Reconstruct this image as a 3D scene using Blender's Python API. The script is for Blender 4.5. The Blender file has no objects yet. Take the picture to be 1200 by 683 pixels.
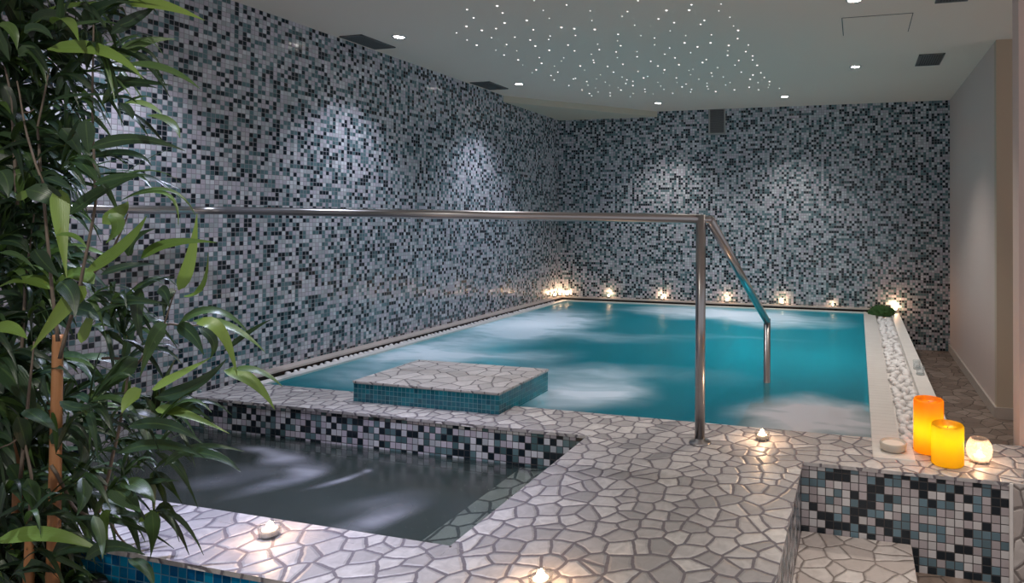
import bpy, bmesh, math, random
from mathutils import Vector, Matrix
PI = math.pi
sc = bpy.context.scene
C = sc.collection
random.seed(11)

# ------------------------------------------------------------------ camera
F_PX, CX, CY, YAW, PITCH, ROLL = 772.5, 795.1, 244.0, 0.2654, 0.01606, 0.00571
fw = Vector((-math.sin(YAW)*math.cos(PITCH), math.cos(YAW)*math.cos(PITCH), math.sin(PITCH)))
rt = Vector((math.cos(YAW), math.sin(YAW), 0.0))
up = rt.cross(fw)
cr = rt*math.cos(ROLL) + up*math.sin(ROLL)
cu = -rt*math.sin(ROLL) + up*math.cos(ROLL)
cam = bpy.data.cameras.new('camera')
cam.sensor_fit = 'HORIZONTAL'; cam.sensor_width = 36.0
cam.lens = F_PX/1200*36.0
cam.shift_x = -(CX-600)/1200.0
cam.shift_y = -(341.5-CY)/1200.0
cam.clip_start = 0.02
co = bpy.data.objects.new('camera', cam); C.objects.link(co)
M = Matrix((cr, cu, -fw)).transposed().to_4x4()
co.matrix_world = M
sc.camera = co

def ray(px, py):
    return fw + cr*((px-CX)/F_PX) - cu*((py-CY)/F_PX)
def on_z(px, py, z):
    d = ray(px, py); return d*(z/d.z)
def at_depth(px, py, t):
    return ray(px, py)*t

# ------------------------------------------------------------------ levels
L, B, R = -3.414, 7.155, 0.90           # left wall, back wall, corridor wall
CE, DK, FL = 1.219, -0.95, -1.321       # ceiling, deck, floor
WP, WJ = -0.964, -1.115                 # pool and whirlpool water

# ------------------------------------------------------------------ object helpers
def link(name, bm, mats, parent=None, smooth=False):
    me = bpy.data.meshes.new(name)
    bmesh.ops.recalc_face_normals(bm, faces=bm.faces)
    bm.to_mesh(me); bm.free()
    if not isinstance(mats, (list, tuple)): mats = [mats]
    for m in mats: me.materials.append(m)
    if smooth:
        me.polygons.foreach_set('use_smooth', [True]*len(me.polygons))
    o = bpy.data.objects.new(name, me); C.objects.link(o)
    if parent: o.parent = parent
    return o
def thing(name, label, cat, loc=(0, 0, 0), rz=0, group=None):
    o = bpy.data.objects.new(name, None); C.objects.link(o)
    o.empty_display_size = .05
    o.location = loc; o.rotation_euler = (0, 0, rz)
    tag(o, label, cat, group); return o
def tag(o, label, cat, group=None):
    o['label'] = label; o['category'] = cat
    if group: o['group'] = group
    return o
def struct(name, bm, mats, label=None):
    o = link(name, bm, mats); o['kind'] = 'structure'
    return o
def dup(root, loc, rz=0, label=None, scale=None):
    r = root.copy(); C.objects.link(r); r.location = loc; r.rotation_euler = (0, 0, rz)
    if label: r['label'] = label
    if scale: r.scale = (scale,)*3
    for ch in list(root.children):
        c = ch.copy(); C.objects.link(c); c.parent = r
        for g in list(ch.children):
            d = g.copy(); C.objects.link(d); d.parent = c
    return r
def uvs(bm):
    uv = bm.loops.layers.uv.verify()
    for f in bm.faces:
        n = f.normal
        if n.length < .5: f.normal_update(); n = f.normal
        a = max(range(3), key=lambda i: abs(n[i]))
        for l in f.loops:
            c = l.vert.co
            l[uv].uv = (c.y, c.z) if a == 0 else ((c.x, c.z) if a == 1 else (c.x, c.y))
def box(bm, x0, x1, y0, y1, z0, z1, mi=0, bevel=0):
    g = bmesh.ops.create_cube(bm, size=1)
    for v in g['verts']:
        v.co = Vector(((x0+x1)/2+v.co.x*(x1-x0), (y0+y1)/2+v.co.y*(y1-y0), (z0+z1)/2+v.co.z*(z1-z0)))
    fs = set(f for v in g['verts'] for f in v.link_faces)
    for f in fs: f.material_index = mi
    if bevel:
        es = list(set(e for f in fs for e in f.edges))
        bmesh.ops.bevel(bm, geom=es, offset=bevel, segments=2, profile=.5, affect='EDGES')
def BX(x0, x1, y0, y1, z0, z1, bevel=0):
    bm = bmesh.new(); box(bm, x0, x1, y0, y1, z0, z1, 0, bevel); bm.normal_update(); uvs(bm); return bm
def lathe(bm, prof, n=24, cx=0, cy=0, cz=0, mi=0):
    rings = []
    for r, z in prof:
        if r < 1e-5: rings.append([bm.verts.new((cx, cy, cz+z))])
        else: rings.append([bm.verts.new((cx+r*math.cos(2*PI*i/n), cy+r*math.sin(2*PI*i/n), cz+z)) for i in range(n)])
    for a, b in zip(rings, rings[1:]):
        for i in range(n):
            j = (i+1) % n
            if len(a) == 1 and len(b) == 1: continue
            if len(a) == 1: f = bm.faces.new((a[0], b[i], b[j]))
            elif len(b) == 1: f = bm.faces.new((a[i], a[j], b[0]))
            else: f = bm.faces.new((a[i], a[j], b[j], b[i]))
            f.material_index = mi
def LT(prof, n=24, c=(0, 0, 0)):
    bm = bmesh.new(); lathe(bm, prof, n, *c); return bm
def tube(bm, pts, rad, n=16, cap=True):
    """swept tube through pts; rad number or list"""
    pts = [Vector(p) for p in pts]
    if not isinstance(rad, (list, tuple)): rad = [rad]*len(pts)
    t0 = (pts[1]-pts[0]).normalized()
    ref = Vector((0, 0, 1)) if abs(t0.z) < .9 else Vector((1, 0, 0))
    nrm = t0.cross(ref).normalized(); rings = []
    for i, p in enumerate(pts):
        if i == 0: t = t0
        elif i == len(pts)-1: t = (pts[i]-pts[i-1]).normalized()
        else: t = ((pts[i]-pts[i-1]).normalized()+(pts[i+1]-pts[i]).normalized()).normalized()
        nrm = (nrm - t*nrm.dot(t)).normalized(); b = t.cross(nrm)
        k = rad[i]
        rings.append([bm.verts.new(p+(nrm*math.cos(2*PI*j/n)+b*math.sin(2*PI*j/n))*k) for j in range(n)])
    for a, b in zip(rings, rings[1:]):
        for i in range(n):
            j = (i+1) % n; bm.faces.new((a[i], a[j], b[j], b[i]))
    if cap:
        bm.faces.new(rings[0][::-1]); bm.faces.new(rings[-1])

# ------------------------------------------------------------------ material helpers
class NT:
    def __init__(s, name):
        s.m = bpy.data.materials.new(name); s.m.use_nodes = True
        s.t = s.m.node_tree; s.t.nodes.clear()
        s.out = s.n('ShaderNodeOutputMaterial')
    def n(s, kind, **kw):
        x = s.t.nodes.new(kind)
        for k, v in kw.items(): setattr(x, k, v)
        return x
    def l(s, a, b): s.t.links.new(a, b)
    def inp(s, node, **kw):
        for k, v in kw.items():
            i = node.inputs[k.replace('_', ' ')]
            if hasattr(v, 'default_value') or isinstance(v, bpy.types.NodeSocket): s.l(v, i)
            else: i.default_value = v
    def math(s, op, a, b=None, c=None):
        x = s.n('ShaderNodeMath', operation=op)
        for i, v in enumerate((a, b, c)):
            if v is None: continue
            if isinstance(v, bpy.types.NodeSocket): s.l(v, x.inputs[i])
            else: x.inputs[i].default_value = v
        return x.outputs[0]
    def vmath(s, op, a, b=None):
        x = s.n('ShaderNodeVectorMath', operation=op)
        for i, v in enumerate((a, b)):
            if v is None: continue
            if isinstance(v, bpy.types.NodeSocket): s.l(v, x.inputs[i])
            else: x.inputs[i].default_value = v
        return x.outputs[0]
    def mix(s, fac, a, b, blend='MIX'):
        x = s.n('ShaderNodeMix', data_type='RGBA', blend_type=blend)
        for i, v in ((0, fac), (6, a), (7, b)):
            if isinstance(v, bpy.types.NodeSocket): s.l(v, x.inputs[i])
            else: x.inputs[i].default_value = v if i == 0 else col(v)
        return x.outputs[2]
    def ramp(s, fac, stops, interp='LINEAR'):
        x = s.n('ShaderNodeValToRGB'); x.color_ramp.interpolation = interp
        e = x.color_ramp.elements
        while len(e) < len(stops): e.new(.5)
        for k, (p, c) in zip(e, stops): k.position = p; k.color = col(c)
        s.l(fac, x.inputs[0]); return x.outputs[0]
    def mapr(s, v, a, b, c, d, smooth=False):
        x = s.n('ShaderNodeMapRange'); x.interpolation_type = 'SMOOTHSTEP' if smooth else 'LINEAR'
        s.l(v, x.inputs[0])
        for i, k in enumerate((a, b, c, d)): x.inputs[i+1].default_value = k
        return x.outputs[0]
    def noise(s, vec, scale, detail=2, dim='3D', dist=0.0):
        x = s.n('ShaderNodeTexNoise', noise_dimensions=dim)
        if vec is not None: s.l(vec, x.inputs['Vector'])
        x.inputs['Scale'].default_value = scale; x.inputs['Detail'].default_value = detail
        x.inputs['Distortion'].default_value = dist
        return x.outputs['Fac']
    def bump(s, h, strength, dist):
        x = s.n('ShaderNodeBump'); x.inputs['Strength'].default_value = strength; x.inputs['Distance'].default_value = dist
        s.l(h, x.inputs['Height']); return x.outputs[0]
    def bsdf(s, **kw):
        x = s.n('ShaderNodeBsdfPrincipled'); s.inp(x, **kw); s.l(x.outputs[0], s.out.inputs[0]); return x
def col(c): return tuple(c) if len(c) == 4 else (*c, 1.0)

def simple(name, c, rough=.5, metal=0.0, spec=.5, bump=None, var=None, sss=None):
    k = NT(name)
    tc = k.n('ShaderNodeTexCoord').outputs['Object']
    base = col(c)
    if var:
        nz = k.noise(tc, var[0], 3); base = k.mix(nz, [v*(1-var[1]) for v in c[:3]], [min(1, v*(1+var[1])) for v in c[:3]])
    b = k.bsdf(Roughness=rough, Metallic=metal)
    b.inputs['Specular IOR Level'].default_value = spec
    if var: k.l(base, b.inputs['Base Color'])
    else: b.inputs['Base Color'].default_value = base
    if bump: k.l(k.bump(k.noise(tc, bump[0], 4), bump[1], .01), b.inputs['Normal'])
    return k.m
def emit(name, c, s, sample=True):
    k = NT(name); e = k.n('ShaderNodeEmission'); e.inputs[0].default_value = col(c); e.inputs[1].default_value = s
    k.l(e.outputs[0], k.out.inputs[0])
    if not sample: k.m.cycles.emission_sampling = 'NONE'
    return k.m

def mosaic(name, pitch, stops, grout, gw=.075, rough=.12, off=(0, 0), jitter=.035, bright=.12):
    k = NT(name)
    uv = k.n('ShaderNodeTexCoord').outputs['UV']
    sv = k.vmath('DIVIDE', k.vmath('ADD', uv, (off[0]+10*pitch, off[1]+10*pitch, 0)), (pitch, pitch, 1))
    cell = k.vmath('FLOOR', sv); fr = k.vmath('FRACTION', sv)
    wn = k.n('ShaderNodeTexWhiteNoise', noise_dimensions='2D'); k.l(cell, wn.inputs['Vector'])
    c = k.ramp(wn.outputs['Value'], stops, 'CONSTANT')
    w2 = k.n('ShaderNodeTexWhiteNoise', noise_dimensions='3D')
    k.l(k.vmath('ADD', cell, (37.3, 11.7, 5.1)), w2.inputs['Vector'])
    br = k.mapr(w2.outputs['Value'], 0, 1, 1-bright, 1+bright)
    hv = k.n('ShaderNodeHueSaturation'); k.l(c, hv.inputs['Color']); k.l(br, hv.inputs['Value'])
    ab = k.vmath('ABSOLUTE', k.vmath('SUBTRACT', fr, (.5, .5, 0)))
    sx = k.n('ShaderNodeSeparateXYZ'); k.l(ab, sx.inputs[0])
    mx = k.math('MAXIMUM', sx.outputs[0], sx.outputs[1])
    g = k.mapr(mx, .5-gw-.02, .5-gw+.02, 0, 1, True)
    cc = k.mix(g, hv.outputs[0], grout)
    rr = k.mapr(g, 0, 1, rough, .8)
    nm = k.bump(k.mapr(mx, .5-gw*1.8, .5-gw*.4, 1, 0, True), .5, .002)
    # every tile sits at its own slight tilt
    tl = k.vmath('MULTIPLY', k.vmath('SUBTRACT', w2.outputs['Color'], (.5, .5, .5)), (jitter, jitter, jitter))
    nn = k.vmath('NORMALIZE', k.vmath('ADD', nm, tl))
    k.bsdf(Base_Color=cc, Roughness=rr, Normal=nn)
    return k.m

def paving(name, scale, stones, grout, gw=.05, rough=.45, seed=0.0, bump=.6, warp=.16):
    k = NT(name)
    uv = k.n('ShaderNodeTexCoord').outputs['UV']
    uv = k.vmath('ADD', uv, (seed, seed*.37, 0))
    nz = k.n('ShaderNodeTexNoise', noise_dimensions='2D'); k.l(uv, nz.inputs['Vector']); nz.inputs['Scale'].default_value = scale*1.1; nz.inputs['Detail'].default_value = 1
    wv = k.vmath('ADD', uv, k.vmath('MULTIPLY', k.vmath('SUBTRACT', nz.outputs['Color'], (.5, .5, .5)), (warp/scale,)*3))
    v1 = k.n('ShaderNodeTexVoronoi', voronoi_dimensions='2D', feature='DISTANCE_TO_EDGE'); v2 = k.n('ShaderNodeTexVoronoi', voronoi_dimensions='2D', feature='F1')
    for v in (v1, v2):
        k.l(wv, v.inputs['Vector']); v.inputs['Scale'].default_value = scale; v.inputs['Randomness'].default_value = 1.0
    d = k.math('ADD', v1.outputs['Distance'], k.math('MULTIPLY', k.math('SUBTRACT', k.noise(uv, scale*7, 2, '2D'), .5), .035))
    st = k.mapr(d, gw*.75, gw*1.25, 0, 1, True)
    hs = k.n('ShaderNodeSeparateColor'); k.l(v2.outputs['Color'], hs.inputs[0])
    sc_ = k.ramp(hs.outputs[0], stones)
    cl = k.noise(uv, scale*2.2, 5, '2D', .6)
    sc_ = k.mix(k.mapr(cl, .3, .75, 0, .45), sc_, [x*.72 for x in stones[0][1][:3]])
    gc = k.mix(k.noise(uv, scale*9, 3, '2D'), [x*.7 for x in grout], [x*1.3 for x in grout])
    cc = k.mix(st, gc, sc_)
    hgt = k.math('ADD', k.mapr(d, gw*.5, gw*2.6, 0, 1, True), k.math('MULTIPLY', cl, .22))
    nm = k.bump(hgt, bump, .006)
    k.bsdf(Base_Color=cc, Roughness=k.mapr(st, 0, 1, .75, rough), Normal=nm)
    return k.m

# ------------------------------------------------------------------ materials
WH, LV, LG = (.66, .67, .72), (.56, .52, .60), (.46, .49, .53)
TE, TD, DKT = (.135, .225, .25), (.08, .15, .165), (.010, .019, .028)
def wstops():
    return [(0, WH), (.17, LV), (.38, LG), (.53, TE), (.70, TD), (.785, DKT)]
MAT = {}
MAT['wall_l'] = mosaic('wall_mosaic', .0262, wstops(), (.30, .285, .32), .06, .14, (.003, .011))
MAT['wall_b'] = mosaic('wall_mosaic_back', .0262, wstops(), (.26, .255, .28), .06, .14, (.4, .011))
MAT['basin'] = mosaic('basin_mosaic', .031, [(0, WH), (.14, LV), (.36, LG), (.48, TE), (.62, TD), (.73, DKT)], (.05, .05, .055), .05, .16, (.7, .0200))
MAT['well'] = mosaic('well_mosaic', .0312, [(0, (.62, .61, .62)), (.18, (.46, .42, .44)), (.50, (.12, .195, .235)), (.64, (.15, .245, .30)), (.77, DKT)], (.06, .055, .055), .05, .22, (.2132, .0142))
MAT['teal'] = mosaic('teal_mosaic', .024, [(0, (.01, .13, .18)), (.4, (.012, .16, .21)), (.75, (.008, .10, .15))], (.20, .36, .40), .035, .16, (.01, .005), bright=.2)
MAT['blue'] = mosaic('blue_lit_mosaic', .031, [(0, (.004, .20, .42)), (.4, (.006, .30, .55)), (.72, (.002, .09, .24))], (.10, .26, .38), .05, .16, (.01, .005), bright=.25)  # teal-blue tiles, with the blue light on them brightened into the colour
MAT['pooltile'] = mosaic('pool_mosaic', .03, [(0, (.10, .52, .58)), (.5, (.16, .60, .66)), (.8, (.06, .42, .50))], (.3, .55, .6), .05, .3)
MAT['deck'] = paving('crazy_paving', 14.0, [(0, (.36, .345, .35)), (.35, (.47, .445, .45)), (.7, (.57, .545, .545)), (1, (.70, .67, .66))], (.175, .16, .18), .066)
MAT['tread'] = paving('tread_paving', 11.5, [(0, (.45, .40, .38)), (.5, (.56, .51, .49)), (1, (.66, .62, .60))], (.20, .175, .165), .04, seed=4.2)
MAT['corridor'] = paving('corridor_paving', 10.0, [(0, (.15, .11, .09)), (.5, (.22, .165, .135)), (1, (.30, .235, .20))], (.09, .068, .056), .035, rough=.4, seed=7.7)
MAT['plaster'] = simple('ceiling_plaster', (.90, .755, .66), .85, spec=.2, bump=(60, .05))
MAT['plaster_w'] = simple('wall_plaster', (.68, .56, .52), .85, spec=.2, bump=(50, .05))
MAT['beige'] = simple('beige_plaster', (.56, .47, .37), .85, spec=.2, bump=(50, .05))
MAT['base'] = simple('baseboard_stone', (.50, .44, .40), .5, var=(8, .12))
MAT['kerb'] = simple('kerb_stone', (.80, .775, .755), .45, var=(14, .08), bump=(40, .08))
MAT['ledge'] = simple('ledge_stone', (.58, .50, .46), .5, var=(10, .12), bump=(40, .1))
MAT['dark'] = simple('ledge_shade', (.03, .02, .016), .8)  # overhang shade under the wall ledges, put into the colour
MAT['grille'] = simple('grille_grey', (.20, .20, .205), .5, .6)
MAT['grille_d'] = simple('grille_dark', (.05, .05, .052), .6)
MAT['frame'] = simple('frame_pale', (.42, .40, .39), .5)
MAT['steel'] = simple('brushed_steel', (.42, .41, .42), .28, 1.0)
MAT['pebble'] = simple('white_pebble', (.88, .87, .88), .5, var=(18, .10), bump=(30, .15))
MAT['chrome'] = simple('lamp_trim', (.6, .6, .6), .3, .8)
MAT['wick'] = simple('wick', (.02, .015, .01), .9)
MAT['tin'] = simple('tin', (.6, .58, .55), .3, 1.0)
MAT['waxw'] = simple('white_wax', (.85, .80, .74), .5)
MAT['dish'] = simple('dish_stone', (.52, .49, .44), .4, var=(20, .15))
MAT['pot'] = simple('pot_clay', (.05, .045, .042), .5)
MAT['soil'] = simple('soil', (.03, .02, .014), .95, bump=(60, .6))
MAT['moss'] = simple('moss_green', (.035, .10, .02), .8, var=(30, .5))
MAT['lens'] = emit('lamp_lens', (1, .95, .88), 34, False)
MAT['star'] = emit('star_glow', (1, .97, .93), 1.7, False)
MAT['flame'] = emit('flame', (1, .74, .45), 40, False)

def glass(name, tint=(.97, .97, .96), bump=None, refl=1.0):
    k = NT(name)
    t = k.n('ShaderNodeBsdfTransparent'); t.inputs[0].default_value = col(tint)
    g = k.n('ShaderNodeBsdfGlossy'); g.inputs['Roughness'].default_value = .06
    fr = k.n('ShaderNodeFresnel'); fr.inputs[0].default_value = 1.5
    if bump:
        v = k.n('ShaderNodeTexVoronoi', feature='DISTANCE_TO_EDGE'); v.inputs['Scale'].default_value = bump
        k.l(k.n('ShaderNodeTexCoord').outputs['Object'], v.inputs['Vector'])
        nm = k.bump(k.mapr(v.outputs['Distance'], 0, .12, 0, 1), .9, .004)
        k.l(nm, g.inputs['Normal']); k.l(nm, fr.inputs['Normal'])
    mx = k.n('ShaderNodeMixShader'); k.l(k.math('MULTIPLY', fr.outputs[0], refl), mx.inputs[0]); k.l(t.outputs[0], mx.inputs[1]); k.l(g.outputs[0], mx.inputs[2])
    k.l(mx.outputs[0], k.out.inputs[0]); return k.m
MAT['glass'] = glass('clear_glass', refl=.45)
MAT['crackle'] = glass('crackle_glass', (.95, .92, .90), 70, .5)
_t = MAT['crackle'].node_tree; _o = [n for n in _t.nodes if n.type == 'OUTPUT_MATERIAL'][0]; _src = _o.inputs[0].links[0].from_socket
_d = _t.nodes.new('ShaderNodeBsdfTranslucent'); _d.inputs[0].default_value = (.95, .88, .84, 1)
_m = _t.nodes.new('ShaderNodeMixShader'); _m.inputs[0].default_value = .12
_t.links.new(_src, _m.inputs[1]); _t.links.new(_d.outputs[0], _m.inputs[2]); _t.links.new(_m.outputs[0], _o.inputs[0])

def wax(name, c, tr):
    k = NT(name)
    d = k.n('ShaderNodeBsdfDiffuse'); d.inputs[0].default_value = col(c)
    t = k.n('ShaderNodeBsdfTranslucent'); t.inputs[0].default_value = col(tr)
    g = k.n('ShaderNodeBsdfGlossy'); g.inputs['Roughness'].default_value = .35
    m1 = k.n('ShaderNodeMixShader'); m1.inputs[0].default_value = .65; k.l(d.outputs[0], m1.inputs[1]); k.l(t.outputs[0], m1.inputs[2])
    m2 = k.n('ShaderNodeMixShader'); m2.inputs[0].default_value = .04; k.l(m1.outputs[0], m2.inputs[1]); k.l(g.outputs[0], m2.inputs[2])
    k.l(m2.outputs[0], k.out.inputs[0]); return k.m
MAT['wax_orange'] = wax('orange_wax', (.80, .22, .004), (.96, .40, .006))
MAT['wax_yellow'] = wax('yellow_wax', (.82, .50, .008), (.97, .68, .012))

def bamboo():
    k = NT('bamboo_culm'); tc = k.n('ShaderNodeTexCoord').outputs['Object']
    st = k.noise(k.vmath('MULTIPLY', tc, (90, 90, 5)), 1, 3)
    c = k.mix(st, (.30, .12, .045), (.56, .28, .13))
    k.bsdf(Base_Color=c, Roughness=.42); return k.m
MAT['culm'] = bamboo()
MAT['twig'] = simple('twig_bark', (.16, .125, .10), .6, var=(40, .4))
def leafmat():
    k = NT('bamboo_leaf')
    at = k.n('ShaderNodeAttribute'); at.attribute_name = 'tint'
    uv = k.n('ShaderNodeTexCoord').outputs['UV']
    sx = k.n('ShaderNodeSeparateXYZ'); k.l(uv, sx.inputs[0])
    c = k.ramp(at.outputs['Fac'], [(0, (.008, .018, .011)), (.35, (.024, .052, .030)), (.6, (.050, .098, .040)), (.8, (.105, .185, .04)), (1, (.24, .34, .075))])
    rib = k.math('ABSOLUTE', k.math('SUBTRACT', sx.outputs[0], .5))
    c = k.mix(k.mapr(rib, 0, .06, .35, 0), c, (.16, .26, .08))
    vn = k.math('SINE', k.math('MULTIPLY', sx.outputs[0], 75))
    d = k.n('ShaderNodeBsdfPrincipled'); k.l(c, d.inputs['Base Color']); d.inputs['Roughness'].default_value = .34
    k.l(k.bump(vn, .12, .001), d.inputs['Normal'])
    t = k.n('ShaderNodeBsdfTranslucent'); k.l(k.mix(.5, c, (.12, .22, .02)), t.inputs[0])
    m = k.n('ShaderNodeMixShader'); m.inputs[0].default_value = .22
    k.l(d.outputs[0], m.inputs[1]); k.l(t.outputs[0], m.inputs[2]); k.l(m.outputs[0], k.out.inputs[0]); return k.m
MAT['leaf'] = leafmat()

def water(name, tint, body, foam_c, blobs, body_fac, streak, rough, bump, foam_max=.9, body_tr=.8, refl=1.0):
    """tinted water with a cloudy body and churned foam over the jets (blobs: x, y, rx, ry, angle, strength)"""
    k = NT(name)
    ob = k.n('ShaderNodeTexCoord').outputs['Object']
    wob = k.n('ShaderNodeTexNoise'); k.l(ob, wob.inputs['Vector']); wob.inputs['Scale'].default_value = 1.6; wob.inputs['Detail'].default_value = 2
    pos = k.vmath('ADD', ob, k.vmath('MULTIPLY', k.vmath('SUBTRACT', wob.outputs['Color'], (.5, .5, .5)), (streak, streak, 0)))
    tot = None
    for (x, y, rx, ry, a, s) in blobs:
        mp = k.n('ShaderNodeMapping', vector_type='TEXTURE'); k.l(pos, mp.inputs[0])
        mp.inputs['Location'].default_value = (x, y, 0); mp.inputs['Rotation'].default_value = (0, 0, a); mp.inputs['Scale'].default_value = (rx, ry, 1)
        ln = k.n('ShaderNodeVectorMath', operation='LENGTH'); fl = k.vmath('MULTIPLY', mp.outputs[0], (1, 1, 0)); k.l(fl, ln.inputs[0])
        v = k.mapr(ln.outputs['Value'], 0, 1, s, 0, True)
        tot = v if tot is None else k.math('ADD', tot, v)
    nz = k.noise(k.vmath('MULTIPLY', pos, (1, 2.2, 1)), 3.2, 3)
    fm = k.math('MULTIPLY', tot, k.mapr(nz, .25, .7, .45, 1.15))
    fm = k.math('MINIMUM', fm, foam_max)
    tr = k.n('ShaderNodeBsdfTransparent'); tr.inputs[0].default_value = col(tint)
    bd = k.n('ShaderNodeBsdfDiffuse'); bd.inputs[0].default_value = col(body)
    bt = k.n('ShaderNodeBsdfTranslucent'); bt.inputs[0].default_value = col(body)
    bm_ = k.n('ShaderNodeMixShader'); bm_.inputs[0].default_value = body_tr; k.l(bd.outputs[0], bm_.inputs[1]); k.l(bt.outputs[0], bm_.inputs[2])
    m1 = k.n('ShaderNodeMixShader'); m1.inputs[0].default_value = body_fac; k.l(tr.outputs[0], m1.inputs[1]); k.l(bm_.outputs[0], m1.inputs[2])
    fd = k.n('ShaderNodeBsdfDiffuse'); fd.inputs[0].default_value = col(foam_c)
    ft = k.n('ShaderNodeBsdfTranslucent'); ft.inputs[0].default_value = col(foam_c)
    fx = k.n('ShaderNodeMixShader'); fx.inputs[0].default_value = .5; k.l(fd.outputs[0], fx.inputs[1]); k.l(ft.outputs[0], fx.inputs[2]); fd = fx
    m2 = k.n('ShaderNodeMixShader'); k.l(fm, m2.inputs[0]); k.l(m1.outputs[0], m2.inputs[1]); k.l(fd.outputs[0], m2.inputs[2])
    gl = k.n('ShaderNodeBsdfGlossy'); gl.inputs['Roughness'].default_value = rough
    fr = k.n('ShaderNodeFresnel'); fr.inputs[0].default_value = 1.33
    nm = k.bump(k.noise(k.vmath('MULTIPLY', ob, (1, 1.4, 1)), 5, 2), bump, .02)
    k.l(nm, gl.inputs['Normal']); k.l(nm, fr.inputs['Normal'])
    fac = k.math('MULTIPLY', k.math('MULTIPLY', fr.outputs[0], refl), k.math('SUBTRACT', 1, fm))
    m3 = k.n('ShaderNodeMixShader'); k.l(fac, m3.inputs[0]); k.l(m2.outputs[0], m3.inputs[1]); k.l(gl.outputs[0], m3.inputs[2])
    k.l(m3.outputs[0], k.out.inputs[0]); return k.m
MAT['pool_water'] = water('pool_water', (.0, .60, .66), (.0, .335, .375), (.90, .90, .98), [
    (-2.85, 5.45, .75, 1.3, .1, 1.7), (-2.15, 5.0, 1.1, .36, .2, .5), (-3.05, 4.1, .55, .9, .15, 1.2), (-2.5, 4.1, .8, .4, .3, .75),
    (-1.35, 6.65, 1.4, .55, -.05, 1.7), (-.75, 6.25, .8, .5, 0, .9), (-1.42, 3.42, .45, .5, .3, 1.2), (-1.70, 3.85, .7, .3, .2, .6), (-1.1, 5.3, 1.0, .12, .05, .15),
    (-.22, 3.30, .54, .46, 0, 1.7), (-2.9, 3.3, .5, .35, 0, .5), (-1.0, 3.9, .6, .25, .2, .1)],
    .55, .5, .34, .15, body_tr=.93, refl=.12)
MAT['jacuzzi_water'] = water('whirlpool_water', (.80, .87, .82), (.040, .058, .052), (.64, .66, .76), [
    (-2.76, 2.555, 0.193, 0.07, -0.177, 0.7), (-2.57, 2.495, 0.192, 0.1, -0.4, 0.95), (-2.385, 2.37, 0.168, 0.11, -0.814, 0.9), (-2.38, 2.2, 0.182, 0.12, -2.034, 0.55), (-2.625, 2.2, 0.17, 0.12, 3.142, 0.35), (-2.145, 2.33, 0.2, 0.05, -1.882, 0.75), (-2.1, 2.47, 0.049, 0.05, -2.159, 0.6), (-1.665, 2.115, 0.274, 0.13, 0.962, 0.62), (-1.775, 2.225, 0.292, 0.12, 0.62, 0.3), (-2.55, 2.325, 0.207, 0.14, -0.165, 0.25)],
    .44, .34, .20, .10, .85, .1, refl=.34)

# ------------------------------------------------------------------ room shell
bm = bmesh.new(); box(bm, L-.15, L, -1.2, B+.15, -2.3, CE+.12); bm.normal_update(); uvs(bm); struct('wall_left', bm, MAT['wall_l'])
bm = bmesh.new(); box(bm, L, R+.15, B, B+.15, -2.3, CE+.12); bm.normal_update(); uvs(bm); struct('wall_back', bm, MAT['wall_b'])
bm = bmesh.new(); box(bm, R, R+.15, 4.90, B, FL-.1, CE+.12); bm.normal_update(); uvs(bm); struct('wall_right', bm, MAT['plaster_w'])
bm = bmesh.new(); box(bm, R, 2.6, 4.835, 4.90, FL-.1, CE+.12); bm.normal_update(); uvs(bm); struct('wall_passage', bm, MAT['beige'])
bm = bmesh.new(); box(bm, .662, 2.6, 3.085, 3.2, FL-.1, CE+.12); bm.normal_update(); uvs(bm); struct('wall_front', bm, MAT['plaster_w'])
bm = bmesh.new(); box(bm, L-.15, 2.6, -1.2, B+.15, CE, CE+.12); bm.normal_update(); uvs(bm); struct('ceiling', bm, MAT['plaster'])
# lowered corner of the ceiling
bm = bmesh.new()
P = [(L, 5.87), (-2.2, B), (L, B)]
lo = [bm.verts.new((x, y, CE-.062)) for x, y in P]; hi = [bm.verts.new((x, y, CE+.001)) for x, y in P]
bm.faces.new(lo[::-1]); bm.faces.new(hi)
for i in range(3): bm.faces.new((lo[i], lo[(i+1) % 3], hi[(i+1) % 3], hi[i]))
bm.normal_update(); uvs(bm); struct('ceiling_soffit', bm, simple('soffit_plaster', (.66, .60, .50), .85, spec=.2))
# floor: in front of the raised deck, inside the stair well, and the side corridor
bm = bmesh.new()
box(bm, L, 2.6, -1.2, 1.42, FL-.08, FL); box(bm, -.22, 2.6, 1.42, 2.66, FL-.08, FL); box(bm, .41, 2.6, 3.07, B, FL-.08, FL)
bm.normal_update(); uvs(bm); struct('floor', bm, MAT['corridor'])
bm = BX(R-.014, R, 4.84, B, FL, FL+.075); struct('baseboard_right', bm, MAT['base'])
bm = BX(R-.014, 2.6, 4.82, 4.835, FL, FL+.075); struct('baseboard_passage', bm, MAT['base'])

# raised deck around both basins
xs = [L, -1.13, -.213, .06, .175, .325, 2.6]; ys = [1.41, 1.677, 2.646, 2.70, 2.97, 3.015, 3.08]
def filled(x, y):
    if x < -1.13: return y < 1.677 or y > 2.70 and y < 3.015
    if x < -.213: return y < 3.015
    if y < 2.646: return False
    if x < .06: return y < 3.015
    if .175 < x < .325 and y > 2.97: return False
    return True
bm = bmesh.new()
vm = {}
def V(x, y, z):
    q = (round(x, 4), round(y, 4), round(z, 4))
    if q not in vm: vm[q] = bm.verts.new(q)
    return vm[q]
def quad(a, b, c, d, mi):
    f = bm.faces.new((a, b, c, d)); f.material_index = mi
ZB, LIP = -2.25, .016
cells = [[filled((x0+x1)/2, (y0+y1)/2) for (y0, y1) in zip(ys, ys[1:])] for (x0, x1) in zip(xs, xs[1:])]
def is_f(i, j): return 0 <= i < len(cells) and 0 <= j < len(cells[0]) and cells[i][j]
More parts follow.
